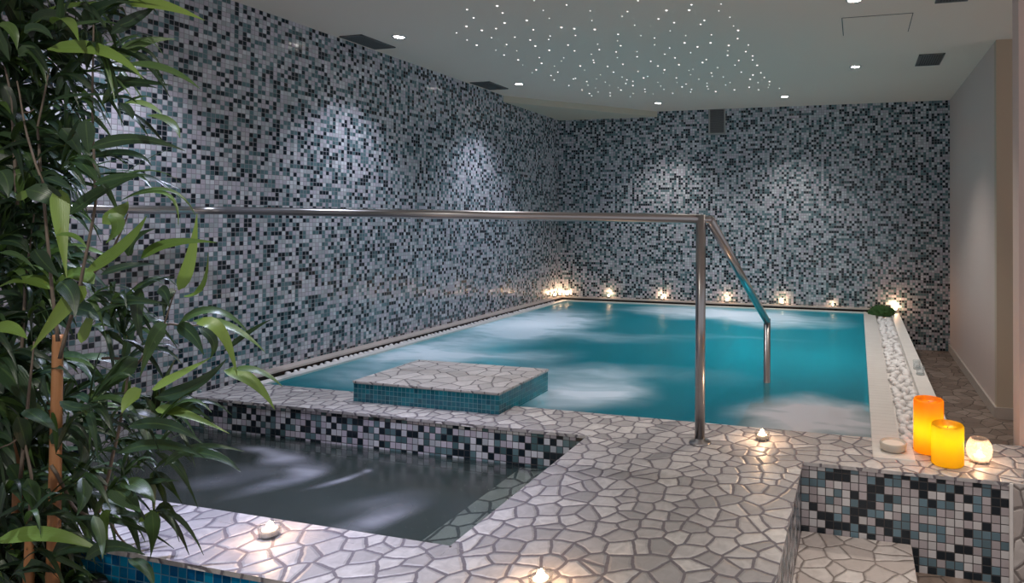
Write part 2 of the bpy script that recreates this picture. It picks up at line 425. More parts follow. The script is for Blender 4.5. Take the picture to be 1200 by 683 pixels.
def side_mat(nx, ny, x, y):
    if ny < 0 and y < 1.5: return 2                      # street side of the whirlpool: blue light held in the tile colour
    if ny < 0 and x > -.213 and y < 2.66: return 1       # stair well
    if nx > 0 and abs(x+.213) < .01 and y < 2.65: return 1
    if (ny > 0 and y > 3) or (nx > 0 and x < .3 and y > 2.9): return 3
    return 4
for i in range(len(xs)-1):
    for j in range(len(ys)-1):
        if not cells[i][j]: continue
        x0, x1, y0, y1 = xs[i], xs[i+1], ys[j], ys[j+1]
        quad(V(x0, y0, DK), V(x1, y0, DK), V(x1, y1, DK), V(x0, y1, DK), 0)
        quad(V(x0, y0, ZB), V(x0, y1, ZB), V(x1, y1, ZB), V(x1, y0, ZB), 0)
        for (di, dj, a, b, nx, ny) in ((-1, 0, (x0, y1), (x0, y0), -1, 0), (1, 0, (x1, y0), (x1, y1), 1, 0), (0, -1, (x0, y0), (x1, y0), 0, -1), (0, 1, (x1, y1), (x0, y1), 0, 1)):
            if is_f(i+di, j+dj): continue
            mi = side_mat(nx, ny, (a[0]+b[0])/2, (a[1]+b[1])/2)
            if mi == 1 and ny < 0 and (a[0]+b[0])/2 > .34:
                # the tiling of the stair well stops here, plain stone beyond
                xm = .535
                quad(V(a[0], a[1], ZB), V(xm, a[1], ZB), V(xm, a[1], DK), V(a[0], a[1], DK), 1)
                quad(V(xm, a[1], ZB), V(b[0], b[1], ZB), V(b[0], b[1], DK), V(xm, a[1], DK), 0)
            else:
                quad(V(*a, ZB), V(*b, ZB), V(*b, DK), V(*a, DK), mi)
bm.normal_update(); uvs(bm)
deck = struct('pool_deck', bm, [MAT['deck'], MAT['well'], MAT['blue'], MAT['pooltile'], MAT['basin']])
# stone lip: the paving stones stand a little proud of the tiled faces
bm = bmesh.new(); o_ = .007; t_ = .013
for (x0, x1, y0, y1) in ((L, -1.13+o_, 2.70-o_, 2.76), (-1.13-o_, -1.07, 1.677-o_*0, 2.70), (L, -1.13, 1.62, 1.677+o_), (L, -.213, 1.41-o_, 1.46),
                          (-.27, -.213+o_, 1.41, 2.646), (-.213+o_, .535, 2.646-o_, 2.70)):
    box(bm, x0, x1, y0, y1, DK-t_, DK+.0005)
bm.normal_update(); uvs(bm); struct('deck_edging', bm, MAT['deck'])
bm = BX(.532, .545, 2.636, 2.646, FL, DK-.002, .002); struct('trim_1', bm, MAT['kerb'])
bm = BX(.545, .66, 2.6385, 2.646, FL, DK+.001, .002); struct('trim_2', bm, MAT['tread'])
# treads in the stair well
bm = BX(-.2125, .197, 1.6, 2.6455, FL, -1.219, .006); struct('stair_tread', bm, MAT['tread'])
# pool shell
bm = bmesh.new()
box(bm, -3.26, .07, 3.0, 7.06, -2.25, -2.15)
bm.normal_update(); uvs(bm); struct('pool_floor', bm, MAT['pooltile'])
bm = bmesh.new()
box(bm, L, -3.266, 3.015, B, -2.2, DK-.012, 0); box(bm, -3.266, .06, 7.051, B, -2.2, DK-.012, 0); box(bm, .06, .41, 3.08, B, -2.2, DK-.05, 0)
bm.normal_update(); uvs(bm); struct('pool_shell', bm, MAT['pooltile'])
bm = BX(-3.325, -3.26, 3.015, 7.09, DK-.03, DK+.001, .004); struct('trim_3', bm, MAT['kerb'])
bm = BX(-3.26, .06, 7.045, 7.09, DK-.03, DK+.001, .004); struct('trim_4', bm, MAT['kerb'])
bm = BX(L, -3.33, 3.016, B, -.929, -.914, .003); struct('trim_5', bm, MAT['ledge'])
bm = BX(-3.33, .33, 7.09, B, -.929, -.914, .003); struct('trim_6', bm, MAT['ledge'])
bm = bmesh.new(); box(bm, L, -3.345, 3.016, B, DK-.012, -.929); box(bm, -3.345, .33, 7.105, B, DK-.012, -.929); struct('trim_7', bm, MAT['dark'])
# entry steps under the shallow end, whirlpool bench and floor
bm = bmesh.new(); box(bm, -.56, .0595, 3.0155, 3.58, -2.15, -.992, 0, .01); box(bm, -.56, .0595, 3.58, 3.9, -2.15, -1.17, 0, .01); bm.normal_update(); uvs(bm); struct('entry_steps', bm, MAT['deck'])
bm = bmesh.new(); box(bm, -1.46, -1.1305, 1.678, 2.6995, -1.779, -1.119, 0, .008); bm.normal_update(); uvs(bm); struct('whirlpool_bench', bm, paving('bench_paving', 11, [(0, (.62, .60, .57)), (1, (.86, .84, .80))], (.03, .028, .025), .07, seed=9.1))
bm = BX(L, -1.13, 1.677, 2.70, -1.85, -1.78); struct('whirlpool_floor', bm, simple('whirlpool_floor_grey', (.085, .105, .092), .6, var=(3, .2)))

bm = bmesh.new()
box(bm, L, -1.46, 2.688, 2.6995, -1.779, -1.17); box(bm, L, -1.46, 1.6775, 1.689, -1.779, -1.17); box(bm, L+.0005, L+.012, 1.69, 2.688, -1.779, -1.17)
struct('whirlpool_lining', bm, bpy.data.materials['whirlpool_floor_grey'])
# kerbs of the pebble strip
bm = bmesh.new(); box(bm, .06, .175, 2.77, 7.09, DK-.08, DK+.004, 0, .003); box(bm, .064, .222, 2.765, 2.97, DK-.002, DK+.005, 0, .002); bm.normal_update(); uvs(bm)
kk = NT('kerb_boards'); uvk = kk.n('ShaderNodeTexCoord').outputs['UV']
sxk = kk.n('ShaderNodeSeparateXYZ'); kk.l(uvk, sxk.inputs[0])
ln_ = kk.math('FRACT', kk.math('MULTIPLY', sxk.outputs[1], 18)); gk = kk.mapr(ln_, .0, .07, 1, 0)
kk.bsdf(Base_Color=kk.mix(gk, kk.mix(kk.noise(uvk, 9, 3), (.66, .63, .61), (.78, .76, .74)), (.38, .35, .33)), Roughness=.45)
struct('trim_8', bm, kk.m)
bm = bmesh.new(); box(bm, .325, .41, 2.97, B-.001, FL, DK+.004, 0, .003); bm.normal_update(); uvs(bm); struct('trim_9', bm, MAT['kerb'])

# ------------------------------------------------------------------ water
def sheet(name, x0, x1, y0, y1, z, m, n=24):
    bm = bmesh.new(); bmesh.ops.create_grid(bm, x_segments=n, y_segments=n, size=.5)
    for v in bm.verts: v.co = Vector(((x0+x1)/2+v.co.x*(x1-x0), (y0+y1)/2+v.co.y*(y1-y0), z))
    return link(name, bm, m)
o = sheet('pool_water', -3.26, .06, 3.015, 7.045, WP, MAT['pool_water']); tag(o, 'turquoise pool water with white churned foam', 'water'); o['kind'] = 'stuff'
o = sheet('whirlpool_water', L, -1.13, 1.677, 2.70, WJ, MAT['jacuzzi_water']); tag(o, 'dark grey green whirlpool water below the tiled wall', 'water'); o['kind'] = 'stuff'

# ------------------------------------------------------------------ plinth on the pool edge
t = thing('plinth', 'low square plinth of teal mosaic with stone paved top on the pool edge', 'plinth', (-2.09, 3.13, DK))
bm = bmesh.new(); box(bm, -.42, .42, -.27, .25, .0, .093); box(bm, -.42, .42, -.112, .25, -.25, .0); bm.normal_update(); uvs(bm); link('body', bm, MAT['teal'], t)
bm = bmesh.new(); box(bm, -.425, .425, -.275, .255, .093, .107, 0, .004); bm.normal_update(); uvs(bm); link('stone_top', bm, paving('plinth_paving', 10.5, [(0, (.46, .44, .44)), (.5, (.56, .53, .53)), (1, (.64, .61, .61))], (.17, .16, .17), .035, seed=2.3), t)

# ------------------------------------------------------------------ handrail
t = thing('handrail', 'brushed steel handrail spanning the basins with a sloping arm into the pool', 'handrail', (-.645, 2.739, DK))
def rel(p): return (p[0]+.645, p[1]-2.739, p[2]-DK)
bm = bmesh.new()
arc = [(-3.33+.13*(1-math.cos(a)), 2.739-.13*(1-math.sin(a)), .030) for a in [i*PI/12 for i in range(7)]]
tube(bm, [rel(p) for p in [(-3.33, 1.2, .030)]+arc+[(-.64, 2.739, .0)]], .0205, 20); link('top_rail', bm, MAT['steel'], t, True)
bm = bmesh.new(); tube(bm, [rel((-.645, 2.739, DK)), rel((-.645, 2.739, .018))], .0215, 20); link('post', bm, MAT['steel'], t, True)
bm = LT([(0, .022), (.022, .022), (.024, .012), (.045, .009), (.047, .004), (.047, 0), (0, 0)], 28); link('base_flange', bm, MAT['steel'], t, True)
bm = bmesh.new(); tube(bm, [rel((-.645, 2.739, -.004)), rel((-.60, 2.755, -.004))], .017, 16); tube(bm, [rel((-.610, 2.752, -.002)), rel((-.517, 3.921, -.605))], .0205, 20); link('sloping_arm', bm, MAT['steel'], t, True)
bm = bmesh.new(); tube(bm, [rel((-.517, 3.921, -.588)), rel((-.517, 3.921, -2.14))], .02, 20); link('lower_post', bm, MAT['steel'], t, True)
bm = bmesh.new(); tube(bm, [rel((-3.412, 2.0, .028)), rel((-3.33, 2.0, .030))], .012, 12); tube(bm, [rel((-3.412, 2.0, .028)), rel((-3.405, 2.0, .028))], .035, 20); link('wall_bracket', bm, MAT['steel'], t, True)

# ------------------------------------------------------------------ ceiling fittings
def spot(parent, loc, power, color, cone=100, blend=1.0, rad=.03, rot=(0, 0, 0), name='spot_beam'):
    l = bpy.data.lights.new(name, 'SPOT'); l.energy = power; l.color = color; l.spot_size = math.radians(cone); l.spot_blend = blend; l.shadow_soft_size = rad
    o = bpy.data.objects.new(name, l); C.objects.link(o); o.location = loc; o.rotation_euler = rot
    if parent: o.parent = parent
    return o
def pt(parent, loc, power, color, rad=.02, name='glow'):
    l = bpy.data.lights.new(name, 'POINT'); l.energy = power; l.color = color; l.shadow_soft_size = rad
    o = bpy.data.objects.new(name, l); C.objects.link(o); o.location = loc
    if parent: o.parent = parent
    return o
COOL, NEUT, WARM = (.80, .85, 1.0), (1.0, .95, .90), (1.0, .87, .75)
trim_me = None
def downlight(x, y, power, color, cone, label):
    global trim_me
    t = thing('downlight', label, 'ceiling light', (x, y, CE), 0, 'recessed spotlights in the ceiling')
    if trim_me is None:
        a = link('trim_ring', LT([(.034, -.002), (.036, -.006), (.044, -.006), (.047, -.001), (.047, .0)], 28), MAT['chrome'], t, True)
        b = link('lens', LT([(0, -.006), (.02, -.005), (.034, -.002)], 28), MAT['lens'], t, True)
        trim_me = (a.data, b.data)
    else:
        for nm, me in zip(('trim_ring', 'lens'), trim_me):
            o = bpy.data.objects.new(nm, me); C.objects.link(o); o.parent = t
    spot(t, (0, 0, -.02), power, color, cone)
DL = [(-2.99, 3.78, 28, COOL, 'spotlight in the ceiling beside the first dark vent along the mosaic side wall'),
      (-2.97, 5.38, 28, COOL, 'spotlight in the ceiling beside the second dark vent along the mosaic side wall'),
      (-2.03, 6.62, 26, NEUT, 'spotlight in the ceiling just before the end of the lowered corner soffit'),
      (-.70, 6.56, 26, NEUT, 'spotlight in the ceiling near the back wall at the right end of the star lights'),
      (-.02, 5.41, 38, NEUT, 'spotlight in the ceiling between the square access panel and the small right vent'),
      (-.02, 3.76, 40, WARM, 'spotlight in the ceiling before the square access panel, at the top edge of the photo')]
for x, y, p, c, lb in DL: downlight(x, y, p*1.9, c, 100, lb)
# unseen beams: some lamps implied overhead, some added to brighten plinth and stair well
for (x, y, p, c, cone) in ((-2.99, 2.2, 58, COOL, 104), (-1.95, 1.75, 215, (.68, .71, 1.0), 66), (-1.35, .35, 74, (1, .97, .86), 150), (.45, .7, 66, NEUT, 120), (.28, 2.25, 70, WARM, 46), (-1.6, 3.25, 70, (1.0, .93, .93), 84)):
    spot(None, (x, y, CE-.03), p, c, cone, name='unseen_beam')

def vent(x0, x1, y0, y1, label, slat_along_y=True, n=9):
    cx, cy = (x0+x1)/2, (y0+y1)/2
    t = thing('ceiling_vent', label, 'vent', (cx, cy, CE), 0, 'dark grilles in the ceiling')
    w, d = (x1-x0)/2, (y1-y0)/2
    bm = bmesh.new()
    for a in ((-w, w, -d, -d+.014), (-w, w, d-.014, d), (-w, -w+.014, -d, d), (w-.014, w, -d, d)): box(bm, *a, -.008, 0, 0)
    link('frame', bm, MAT['grille'], t)
    bm = bmesh.new()
    for i in range(n):
        p = -w+.014+(2*w-.028)*(i+.5)/n if slat_along_y else -d+.014+(2*d-.028)*(i+.5)/n
        h = .0045
        if slat_along_y: box(bm, p-h, p+h, -d+.012, d-.012, -.006, -.001)
        else: box(bm, -w+.012, w-.012, p-h, p+h, -.006, -.001)
    link('slats', bm, MAT['grille'], t)
    bm = BX(-w+.01, w-.01, -d+.01, d-.01, -.001, 0); link('backing', bm, MAT['grille_d'], t)
vent(-3.375, -3.195, 3.67, 4.005, 'dark oblong ceiling vent at the mosaic side wall, the nearer and larger looking one')
vent(-3.375, -3.175, 5.22, 5.55, 'dark oblong ceiling vent at the mosaic side wall, the farther one by the soffit')
vent(.435, .615, 5.12, 5.48, 'small dark ceiling vent at the right near the plain white wall')
vent(.415, .585, 3.56, 3.915, 'dark ceiling vent cut off by the top edge of the photo')
t = thing('access_panel', 'flush white square access panel outlined in the ceiling', 'hatch', (.11, 4.28, CE))
bm = BX(-.2, .2, -.195, .195, -.004, 0, .001); link('hatch_door', bm, MAT['plaster'], t)
bm = bmesh.new()
for a in ((-.205, -.2, -.2, .2), (.2, .205, -.2, .2), (-.205, .205, -.2, -.195), (-.205, .205, .195, .2)): box(bm, *a, -.0015, 0)
link('shadow_gap', bm, MAT['grille_d'], t)
t = thing('wall_grille', 'grey upright ventilation grille high on the back mosaic wall under the ceiling', 'vent', (-1.505, B, 1.085))
bm = bmesh.new()
for a in ((-.095, .095, .132, .147), (-.095, .095, -.147, -.132), (-.095, -.08, -.147, .147), (.08, .095, -.147, .147)): box(bm, a[0], a[1], -.014, 0, a[2], a[3])
link('frame', bm, MAT['frame'], t)
bm = bmesh.new()
for i in range(14):
    z = -.125+.25*i/13; box(bm, -.08, .08, -.010, -.002, z-.0065, z+.0065)
link('slats', bm, MAT['grille'], t)
link('backing', BX(-.085, .085, -.002, 0, -.14, .14), MAT['grille_d'], t)

# fibre star sky
ST = [(82,33),(188,20),(207,45),(105,62),(80,92),(134,106),(45,115),(82,140),(116,158),(184,100),(214,80),(168,132),(183,176),(212,193),(221,156),(250,130),(257,178),(262,210),(278,228),(292,71),(315,104),(304,140),(322,161),(336,202),(344,222),(311,255),(325,245),(318,2),(350,36),(371,64),(374,126),(369,138),(371,176),(389,232),(377,265),(388,281),(401,253),(414,96),(432,17),(459,100),(463,124),(437,158),(460,178),(422,203),(414,214),(440,300),(456,277),(463,275),(480,231),(495,246),(486,315),(503,286),(507,299),(512,328),(520,336),(515,38),(521,72),(531,103),(541,155),(547,174),(519,190),(526,211),(528,219),(551,262),(537,277),(534,309),(543,323),(568,288),(583,300),(585,326),(585,336),(576,233),(597,253),(613,308),(623,316),(627,270),(640,293),(644,280),(610,202),(606,182),(622,160),(611,143),(613,120),(627,57),(646,40),(683,2),(671,88),(693,125),(680,181),(680,199),(630,225),(683,251),(703,273),(717,268),(665,285),(665,300),(666,328),(656,339),(707,313),(708,322),(736,330),(728,215),(753,231),(741,133),(741,158),(755,66),(783,36),(810,79),(796,108),(794,168),(777,190),(813,203),(827,227),(776,245),(772,256),(753,289),(763,302),(774,314),(805,327),(818,273),(820,290),(838,305),(852,295),(871,314),(868,323),(862,247),(876,243),(868,262),(897,278),(892,164),(868,185),(851,125),(847,150),(903,85),(916,71),(863,35),(871,16),(941,122),(938,150),(923,209),(910,219),(963,237),(941,256),(944,267),(926,292),(926,303),(930,312),(956,321),(983,270),(991,298),(1007,290),(1022,315),(1024,228),(1037,212),(1046,253),(1002,159),(999,178),(998,194),(975,14),(967,38),(1006,60),(1019,91),(1035,106),(1033,135),(1071,158),(1062,181),(1086,196),(1086,210),(1102,229),(1115,255),(1127,272),(1145,286),(1145,297),(1141,307),(1180,310),(1105,290),(1107,315),(1074,306),(1087,263),(1077,278)]
star0 = None
for i, (a, b) in enumerate(ST):
    p = on_z(520+a/3, b/3, CE)
    if star0 is None:
        star0 = link('star_light', LT([(0, -.0045), (.004, -.0035), (.006, 0)], 10), MAT['star'])
        o = star0
    else:
        o = star0.copy(); C.objects.link(o)
    o.location = (p.x, p.y, CE); s = random.choice((.6, .8, 1, 1, 1.25)) ; o.scale = (s, s, s)
    tag(o, 'tiny white point of the starry sky set in the ceiling', 'star light', 'fibre optic stars in the ceiling')

# ------------------------------------------------------------------ pebbles
def pebble_mesh(seed):
    r = random.Random(seed); bm = bmesh.new(); bmesh.ops.create_icosphere(bm, subdivisions=2, radius=1)
    ph = [r.uniform(0, 6) for _ in range(6)]
    for v in bm.verts:
        c = v.co; k = 1+.12*math.sin(2.1*c.x+ph[0])+.1*math.sin(2.7*c.y+ph[1])+.09*math.sin(3.1*c.z+ph[2])+.07*math.sin(4*c.x+3*c.y+ph[3])
        v.co = Vector((c.x*k, c.y*k*.8, c.z*k*.62))
    return bm
peb = []
for s in range(5):
    bm = pebble_mesh(s); me = bpy.data.meshes.new('white_pebble'); bm.to_mesh(me); bm.free(); me.materials.append(MAT['pebble'])
    me.polygons.foreach_set('use_smooth', [True]*len(me.polygons)); peb.append(me)
def pebble(x, y, z, r, rng, label, group):
    o = bpy.data.objects.new('white_pebble', rng.choice(peb)); C.objects.link(o)
    o.location = (x, y, z); o.scale = (r*rng.uniform(.9, 1.02), r*rng.uniform(.95, 1.15), r*rng.uniform(.9, 1.2)); o.rotation_euler = (rng.uniform(-.25, .25), rng.uniform(-.25, .25), rng.uniform(0, 6.3))
    tag(o, label, 'pebble', group)
rng = random.Random(5)
pl = []
for k in range(60000):
    r = rng.uniform(.021, .031); x, y = rng.uniform(.176+r, .324-r), rng.uniform(2.975+r, 6.79-r)
    if all((x-q[0])**2+(y-q[1])**2 > (.93*(r+q[3]))**2 for q in pl if abs(q[1]-y) < .07): pl.append((x, y, DK-.012+rng.uniform(0, .008), r))
pl.sort(key=lambda q: q[1])
for p in pl[:298]:
    pebble(*p, rng, 'white pebble lying in the strip between the two pale kerbs right of the pool', 'pebbles in the kerb strip')
bm = BX(.1755, .3245, 2.9705, 7.0, DK-.05, DK-.03); struct('pebble_bed', bm, MAT['kerb'])
y = 3.25
while y < 6.9:
    pebble(-3.328+rng.uniform(-.004, .004), y, DK-.001, rng.uniform(.014, .022), rng, 'small white stone in the gutter along the mosaic side wall', 'stones in the wall gutter')
    y += rng.uniform(.042, .058)

# ------------------------------------------------------------------ candles
GLOW = (1.0, .60, .33)
def flame(parent, z, s=1.0):
    bm = LT([(0, 0), (.0052*s, .003*s), (.0066*s, .007*s), (.0045*s, .012*s), (0, .017*s)], 12); o = link('flame', bm, MAT['flame'], parent, True); o.location.z = z; return o
def pillar(x, y, r, h, m, label, power, color, gz):
    t = thing('pillar_candle', label, 'candle', (x, y, DK))
    link('wax_body', LT([(0, .001), (r-.004, .001), (r, .005), (r, h-.006), (r-.003, h), (r-.009, h-.001), (r-.014, h-.014), (.01, h-.022), (0, h-.022)], 48), m, t, True)
    bm = bmesh.new(); tube(bm, [(0, 0, h-.022), (.001, 0, h-.012)], .0015, 6); link('wick', bm, MAT['wick'], t)
    pt(t, (0, 0, gz), power, color, .018, 'inner_glow')
pillar(.283, 2.905, .059, .215, MAT['wax_orange'], 'tall glowing orange pillar candle at the end of the pebble strip', .62, (1, .72, .30), .10)
pillar(.340, 2.778, .0605, .155, MAT['wax_yellow'], 'short glowing yellow pillar candle before the tall orange one', .24, (1, .85, .40), .105)
# crackle glass globe
t = thing('globe_tealight', 'round crackle glass globe with a burning tealight right of the yellow candle', 'candle holder', (.463, 2.83, DK))
gp = [(0, .001), (.026, .001), (.036, .010), (.046, .028), (.050, .048), (.047, .068), (.038, .086), (.032, .094), (.031, .094), (.036, .086), (.0455, .068), (.048, .048), (.044, .030), (.034, .013), (.02, .006), (0, .006)]
link('glass_globe', LT(gp, 32), MAT['crackle'], t, True)
link('wax_cup', LT([(0, .008), (.021, .008), (.021, .026), (.019, .026), (.019, .022), (0, .022)], 20), MAT['waxw'], t, True)
flame(t, .024, 1.3); pt(t, (0, 0, .05), 1.1, GLOW, .012)
# small glass tealights
tl0 = None
def tealight(x, y, z, label, power, group='tealights in small glasses', scale=1.0):
    global tl0
    t = thing('glass_tealight', label, 'candle holder', (x, y, z), 0, group)
    if tl0 is None:
        tl0 = [link('glass_cup', LT([(0, .001), (.024, .001), (.029, .006), (.032, .030), (.033, .036), (.0315, .036), (.030, .030), (.027, .008), (0, .006)], 24), MAT['glass'], t, True),
               link('wax_cup', LT([(0, .007), (.021, .007), (.021, .024), (.019, .024), (.019, .021), (0, .021)], 20), MAT['waxw'], t, True), flame(t, .020, 1.7)]
    else:
        for o in tl0:
            c = o.copy(); C.objects.link(c); c.parent = t
    t.scale = (scale,)*3
    pt(t, (0, 0, .055), power, GLOW, .012)
tealight(-1.682, 1.585, DK, 'small glass tealight burning on the front coping of the whirlpool', .9)
tealight(-.786, 1.56, DK, 'small glass tealight at the bottom edge of the photo on the paved deck', .9)
tealight(-.396, 2.85, DK, 'small glass tealight on the deck just right of the handrail post', .9)
zl = -.914
tealight(-3.37, 6.98, zl, 'tealight in the far pool corner, left of the brighter pair', .35)
tealight(-3.365, 7.105, zl, 'bright tealight in the very corner of the mosaic walls', .5)
tealight(-3.28, 7.12, zl, 'tealight beside the corner one at the start of the back ledge', .35)
tealight(-2.76, 7.12, zl, 'dim tealight on the back ledge, first one right of the corner group', .4)
tealight(-2.12, 7.12, zl, 'tealight on the back ledge between the corner group and the handrail post', .45)
tealight(-1.38, 7.12, zl, 'tealight on the back ledge just right of the upright handrail post', .5)
tealight(-.78, 7.12, zl, 'tealight on the back ledge right of the sloping handrail arm', .5)
tealight(-.25, 7.12, zl, 'faint small tealight on the back ledge nearest the moss cushion', .15, scale=.6)
tealight(.372, 7.108, DK+.004, 'tealight on the far end of the outer kerb beside the green moss cushion', 1.1, scale=1.3)
# other little things on the kerbs
t = thing('stone_dish', 'pale round candle dish on the near end of the white kerb', 'dish', (.142, 2.862, DK+.005))
link('dish_body', LT([(0, .001), (.042, .001), (.05, .008), (.054, .030), (.052, .036), (.047, .034), (.043, .028), (0, .027)], 36), MAT['dish'], t, True)
link('dish_wax', LT([(0, .029), (.030, .029), (.0435, .028)], 30), MAT['waxw'], t, True)
for (x, y, h, r, lb) in ((.372, 4.30, .055, .027, 'clear empty glass votive on the outer kerb, nearer of the two'), (.365, 4.46, .055, .025, 'clear empty glass votive on the outer kerb, farther of the two')):
    t = thing('glass_votive', lb, 'glass', (x, y, DK+.004), 0, 'empty glasses on the kerb')
    link('glass_wall', LT([(r*.9, .008), (r, h), (r-.002, h), (r*.9-.003, .010)], 24), glass('votive_glass', (.94, .96, .97), refl=.35), t, True)
    link('glass_base', LT([(0, .001), (r*.88, .001), (r*.9, .008), (0, .009)], 24), simple('thick_glass', (.5, .54, .55), .1), t, True)
# moss cushion
bm = bmesh.new(); bmesh.ops.create_icosphere(bm, subdivisions=3, radius=1)
mr = random.Random(3)
for v in bm.verts:
    k = 1+.06*math.sin(9*v.co.x+4*v.co.y)+.05*math.sin(11*v.co.y+2)+mr.uniform(-.07, .07)
    v.co = Vector((v.co.x*k*.125, v.co.y*k*.10, max(-.02, v.co.z*k*.075)))
tips = []
for v in list(bm.verts)[::1]:
    if v.co.z < -.01: continue
    n = v.normal if v.normal.length > .1 else v.co.normalized()
    for _ in range(3):
        d = (v.co.normalized()+Vector((mr.uniform(-.6, .6), mr.uniform(-.6, .6), mr.uniform(-.2, .6)))).normalized()
        s = d.cross(Vector((mr.uniform(-1, 1), mr.uniform(-1, 1), .3))).normalized()*.004
        tips.append((v.co.copy(), d*mr.uniform(.012, .024), s))
for c, d, s in tips:
    bm.faces.new((bm.verts.new(c+s), bm.verts.new(c-s), bm.verts.new(c+d)))
o = link('moss_cushion', bm, MAT['moss']); o.location = (.228, 6.93, DK+.02); tag(o, 'round dark green moss cushion at the far end of the pebble strip', 'plant')

# ------------------------------------------------------------------ bamboo plant
pr = random.Random(21)
base = Vector((-2.10, 1.10, FL))
plant = thing('bamboo_plant', 'tall artificial bamboo plant with long green leaves standing left in the foreground', 'plant', base)
def lo_(p): return Vector(p)-base
link('pot', LT([(0, .0), (.24, .0), (.26, .02), (.285, .26), (.30, .27), (.30, .29), (.28, .29), (.275, .26), (0, .255)], 40), MAT['pot'], plant, True)
link('soil', LT([(0, .268), (.1, .266), (.276, .262)], 24), MAT['soil'], plant, True)
def culm(pts, r):
    bm = bmesh.new(); P = [Vector(p) for p in pts]; out = []; rad = []
    ln = (P[-1]-P[0]).length; n = max(6, int(ln/.012)); acc = 0
    for i in range(n+1):
        f = i/n*(len(P)-1); k = min(int(f), len(P)-2); q = P[k].lerp(P[k+1], f-k); out.append(q)
        s = (i/n*ln) % .205; b = .12*math.exp(-((s-.1)/.006)**2) - .05*math.exp(-((s-.112)/.005)**2)
        rad.append(r*(1+b)*(1-.25*i/n))
    tube(bm, out, rad, 14); return bm
def up_line(px0, py0, px1, py1, d):
    """upright stem seen through the two image points at distance d"""
    a = at_depth(px0, py0, d); b = at_depth(px1, py1, d); return a, b
stems = []
for (px, top, d, r) in ((68, 392, 1.80, .0155), (35, 612, 1.78, .0125), (24, 430, 1.92, .0135), (60, 470, 2.0, .013)):
    hp = at_depth(px, top, d); ft = at_depth(px, 560, d)
    b = Vector((hp.x, hp.y, FL+.25))
    stems.append(b); link('culm', culm([lo_(b), lo_((hp.x, hp.y, hp.z))], r), MAT['culm'], plant, True)
# thin branches
TW = [[(68, 400), (60, 330), (50, 215), (32, 160), (20, 95)], [(48, 230), (46, 170), (44, 150), (58, 80)], [(20, 240), (14, 120), (0, 45)], [(24, 440), (30, 330), (40, 250)],
      [(70, 420), (95, 330), (112, 240), (108, 120), (110, 20)], [(116, 600), (130, 545), (142, 490), (150, 440), (190, 385), (206, 340)], [(120, 420), (165, 424), (180, 424)], [(190, 382), (215, 379), (232, 380)],
      [(35, 610), (37, 560), (28, 510), (0, 525)], [(60, 545), (90, 600), (130, 615), (150, 640)], [(90, 340), (130, 300), (150, 250)], [(0, 130), (20, 135), (40, 128)], [(24, 560), (34, 460), (40, 400)]]
bm = bmesh.new()
for k, tw in enumerate(TW):
    d = 1.74+.04*(k % 4); pts = [lo_(at_depth(x, y, d)) for x, y in tw]
    sm = []
    for i in range(len(pts)-1):
        for s in range(5): sm.append(pts[i].lerp(pts[i+1], s/5)+Vector((0, 0, .004*math.sin(i+s))))
    sm.append(pts[-1]); tube(bm, sm, [.0045-.0028*i/len(sm) for i in range(len(sm))], 7)
link('branches', bm, MAT['twig'], plant, True)

leaves = bmesh.new(); uvl = leaves.loops.layers.uv.verify(); tintl = leaves.verts.layers.float.new('tint')
def leaf(p0, p1, p2, w, tint, facing, fold=.25, n=9):
    """leaf along the curve p0-p1-p2 (p1 on the curve), turned so its upper face looks towards 'facing'"""
    p0, p1, p2 = Vector(p0), Vector(p1), Vector(p2); ctl = p1*2-(p0+p2)*.5
    rows = []; tw = pr.uniform(-.35, .35)
    for i in range(n+1):
        s = i/n; c = p0*(1-s)**2+ctl*2*s*(1-s)+p2*s*s
        tg = ((ctl-p0)*(1-s)+(p2-ctl)*s).normalized()
        b = tg.cross(facing)
        if b.length < 1e-4: b = tg.cross(Vector((0, 0, 1)))
        b = b.normalized(); b.rotate(Matrix.Rotation(tw*s, 3, tg)); nn = b.cross(tg).normalized()
        ww = w*.5*(min(1, (s/.16))**.75 if s < .16 else 1)*(1-max(0, (s-.30)/.70)**1.5)
        ww = max(ww, .0006)
        rows.append([leaves.verts.new(c+b*ww+nn*ww*fold), leaves.verts.new(c), leaves.verts.new(c-b*ww+nn*ww*fold)])
        for v in rows[-1]: v[tintl] = tint
    for i, (a, b) in enumerate(zip(rows, rows[1:])):
        for j in range(2):
            f = leaves.faces.new((a[j], a[j+1], b[j+1], b[j])); f.smooth = True
            us = (j*.5, j*.5+.5, j*.5+.5, j*.5); vs = (i/n, i/n, (i+1)/n, (i+1)/n)
            for lp, u_, v_ in zip(f.loops, us, vs): lp[uvl].uv = (u_, v_)
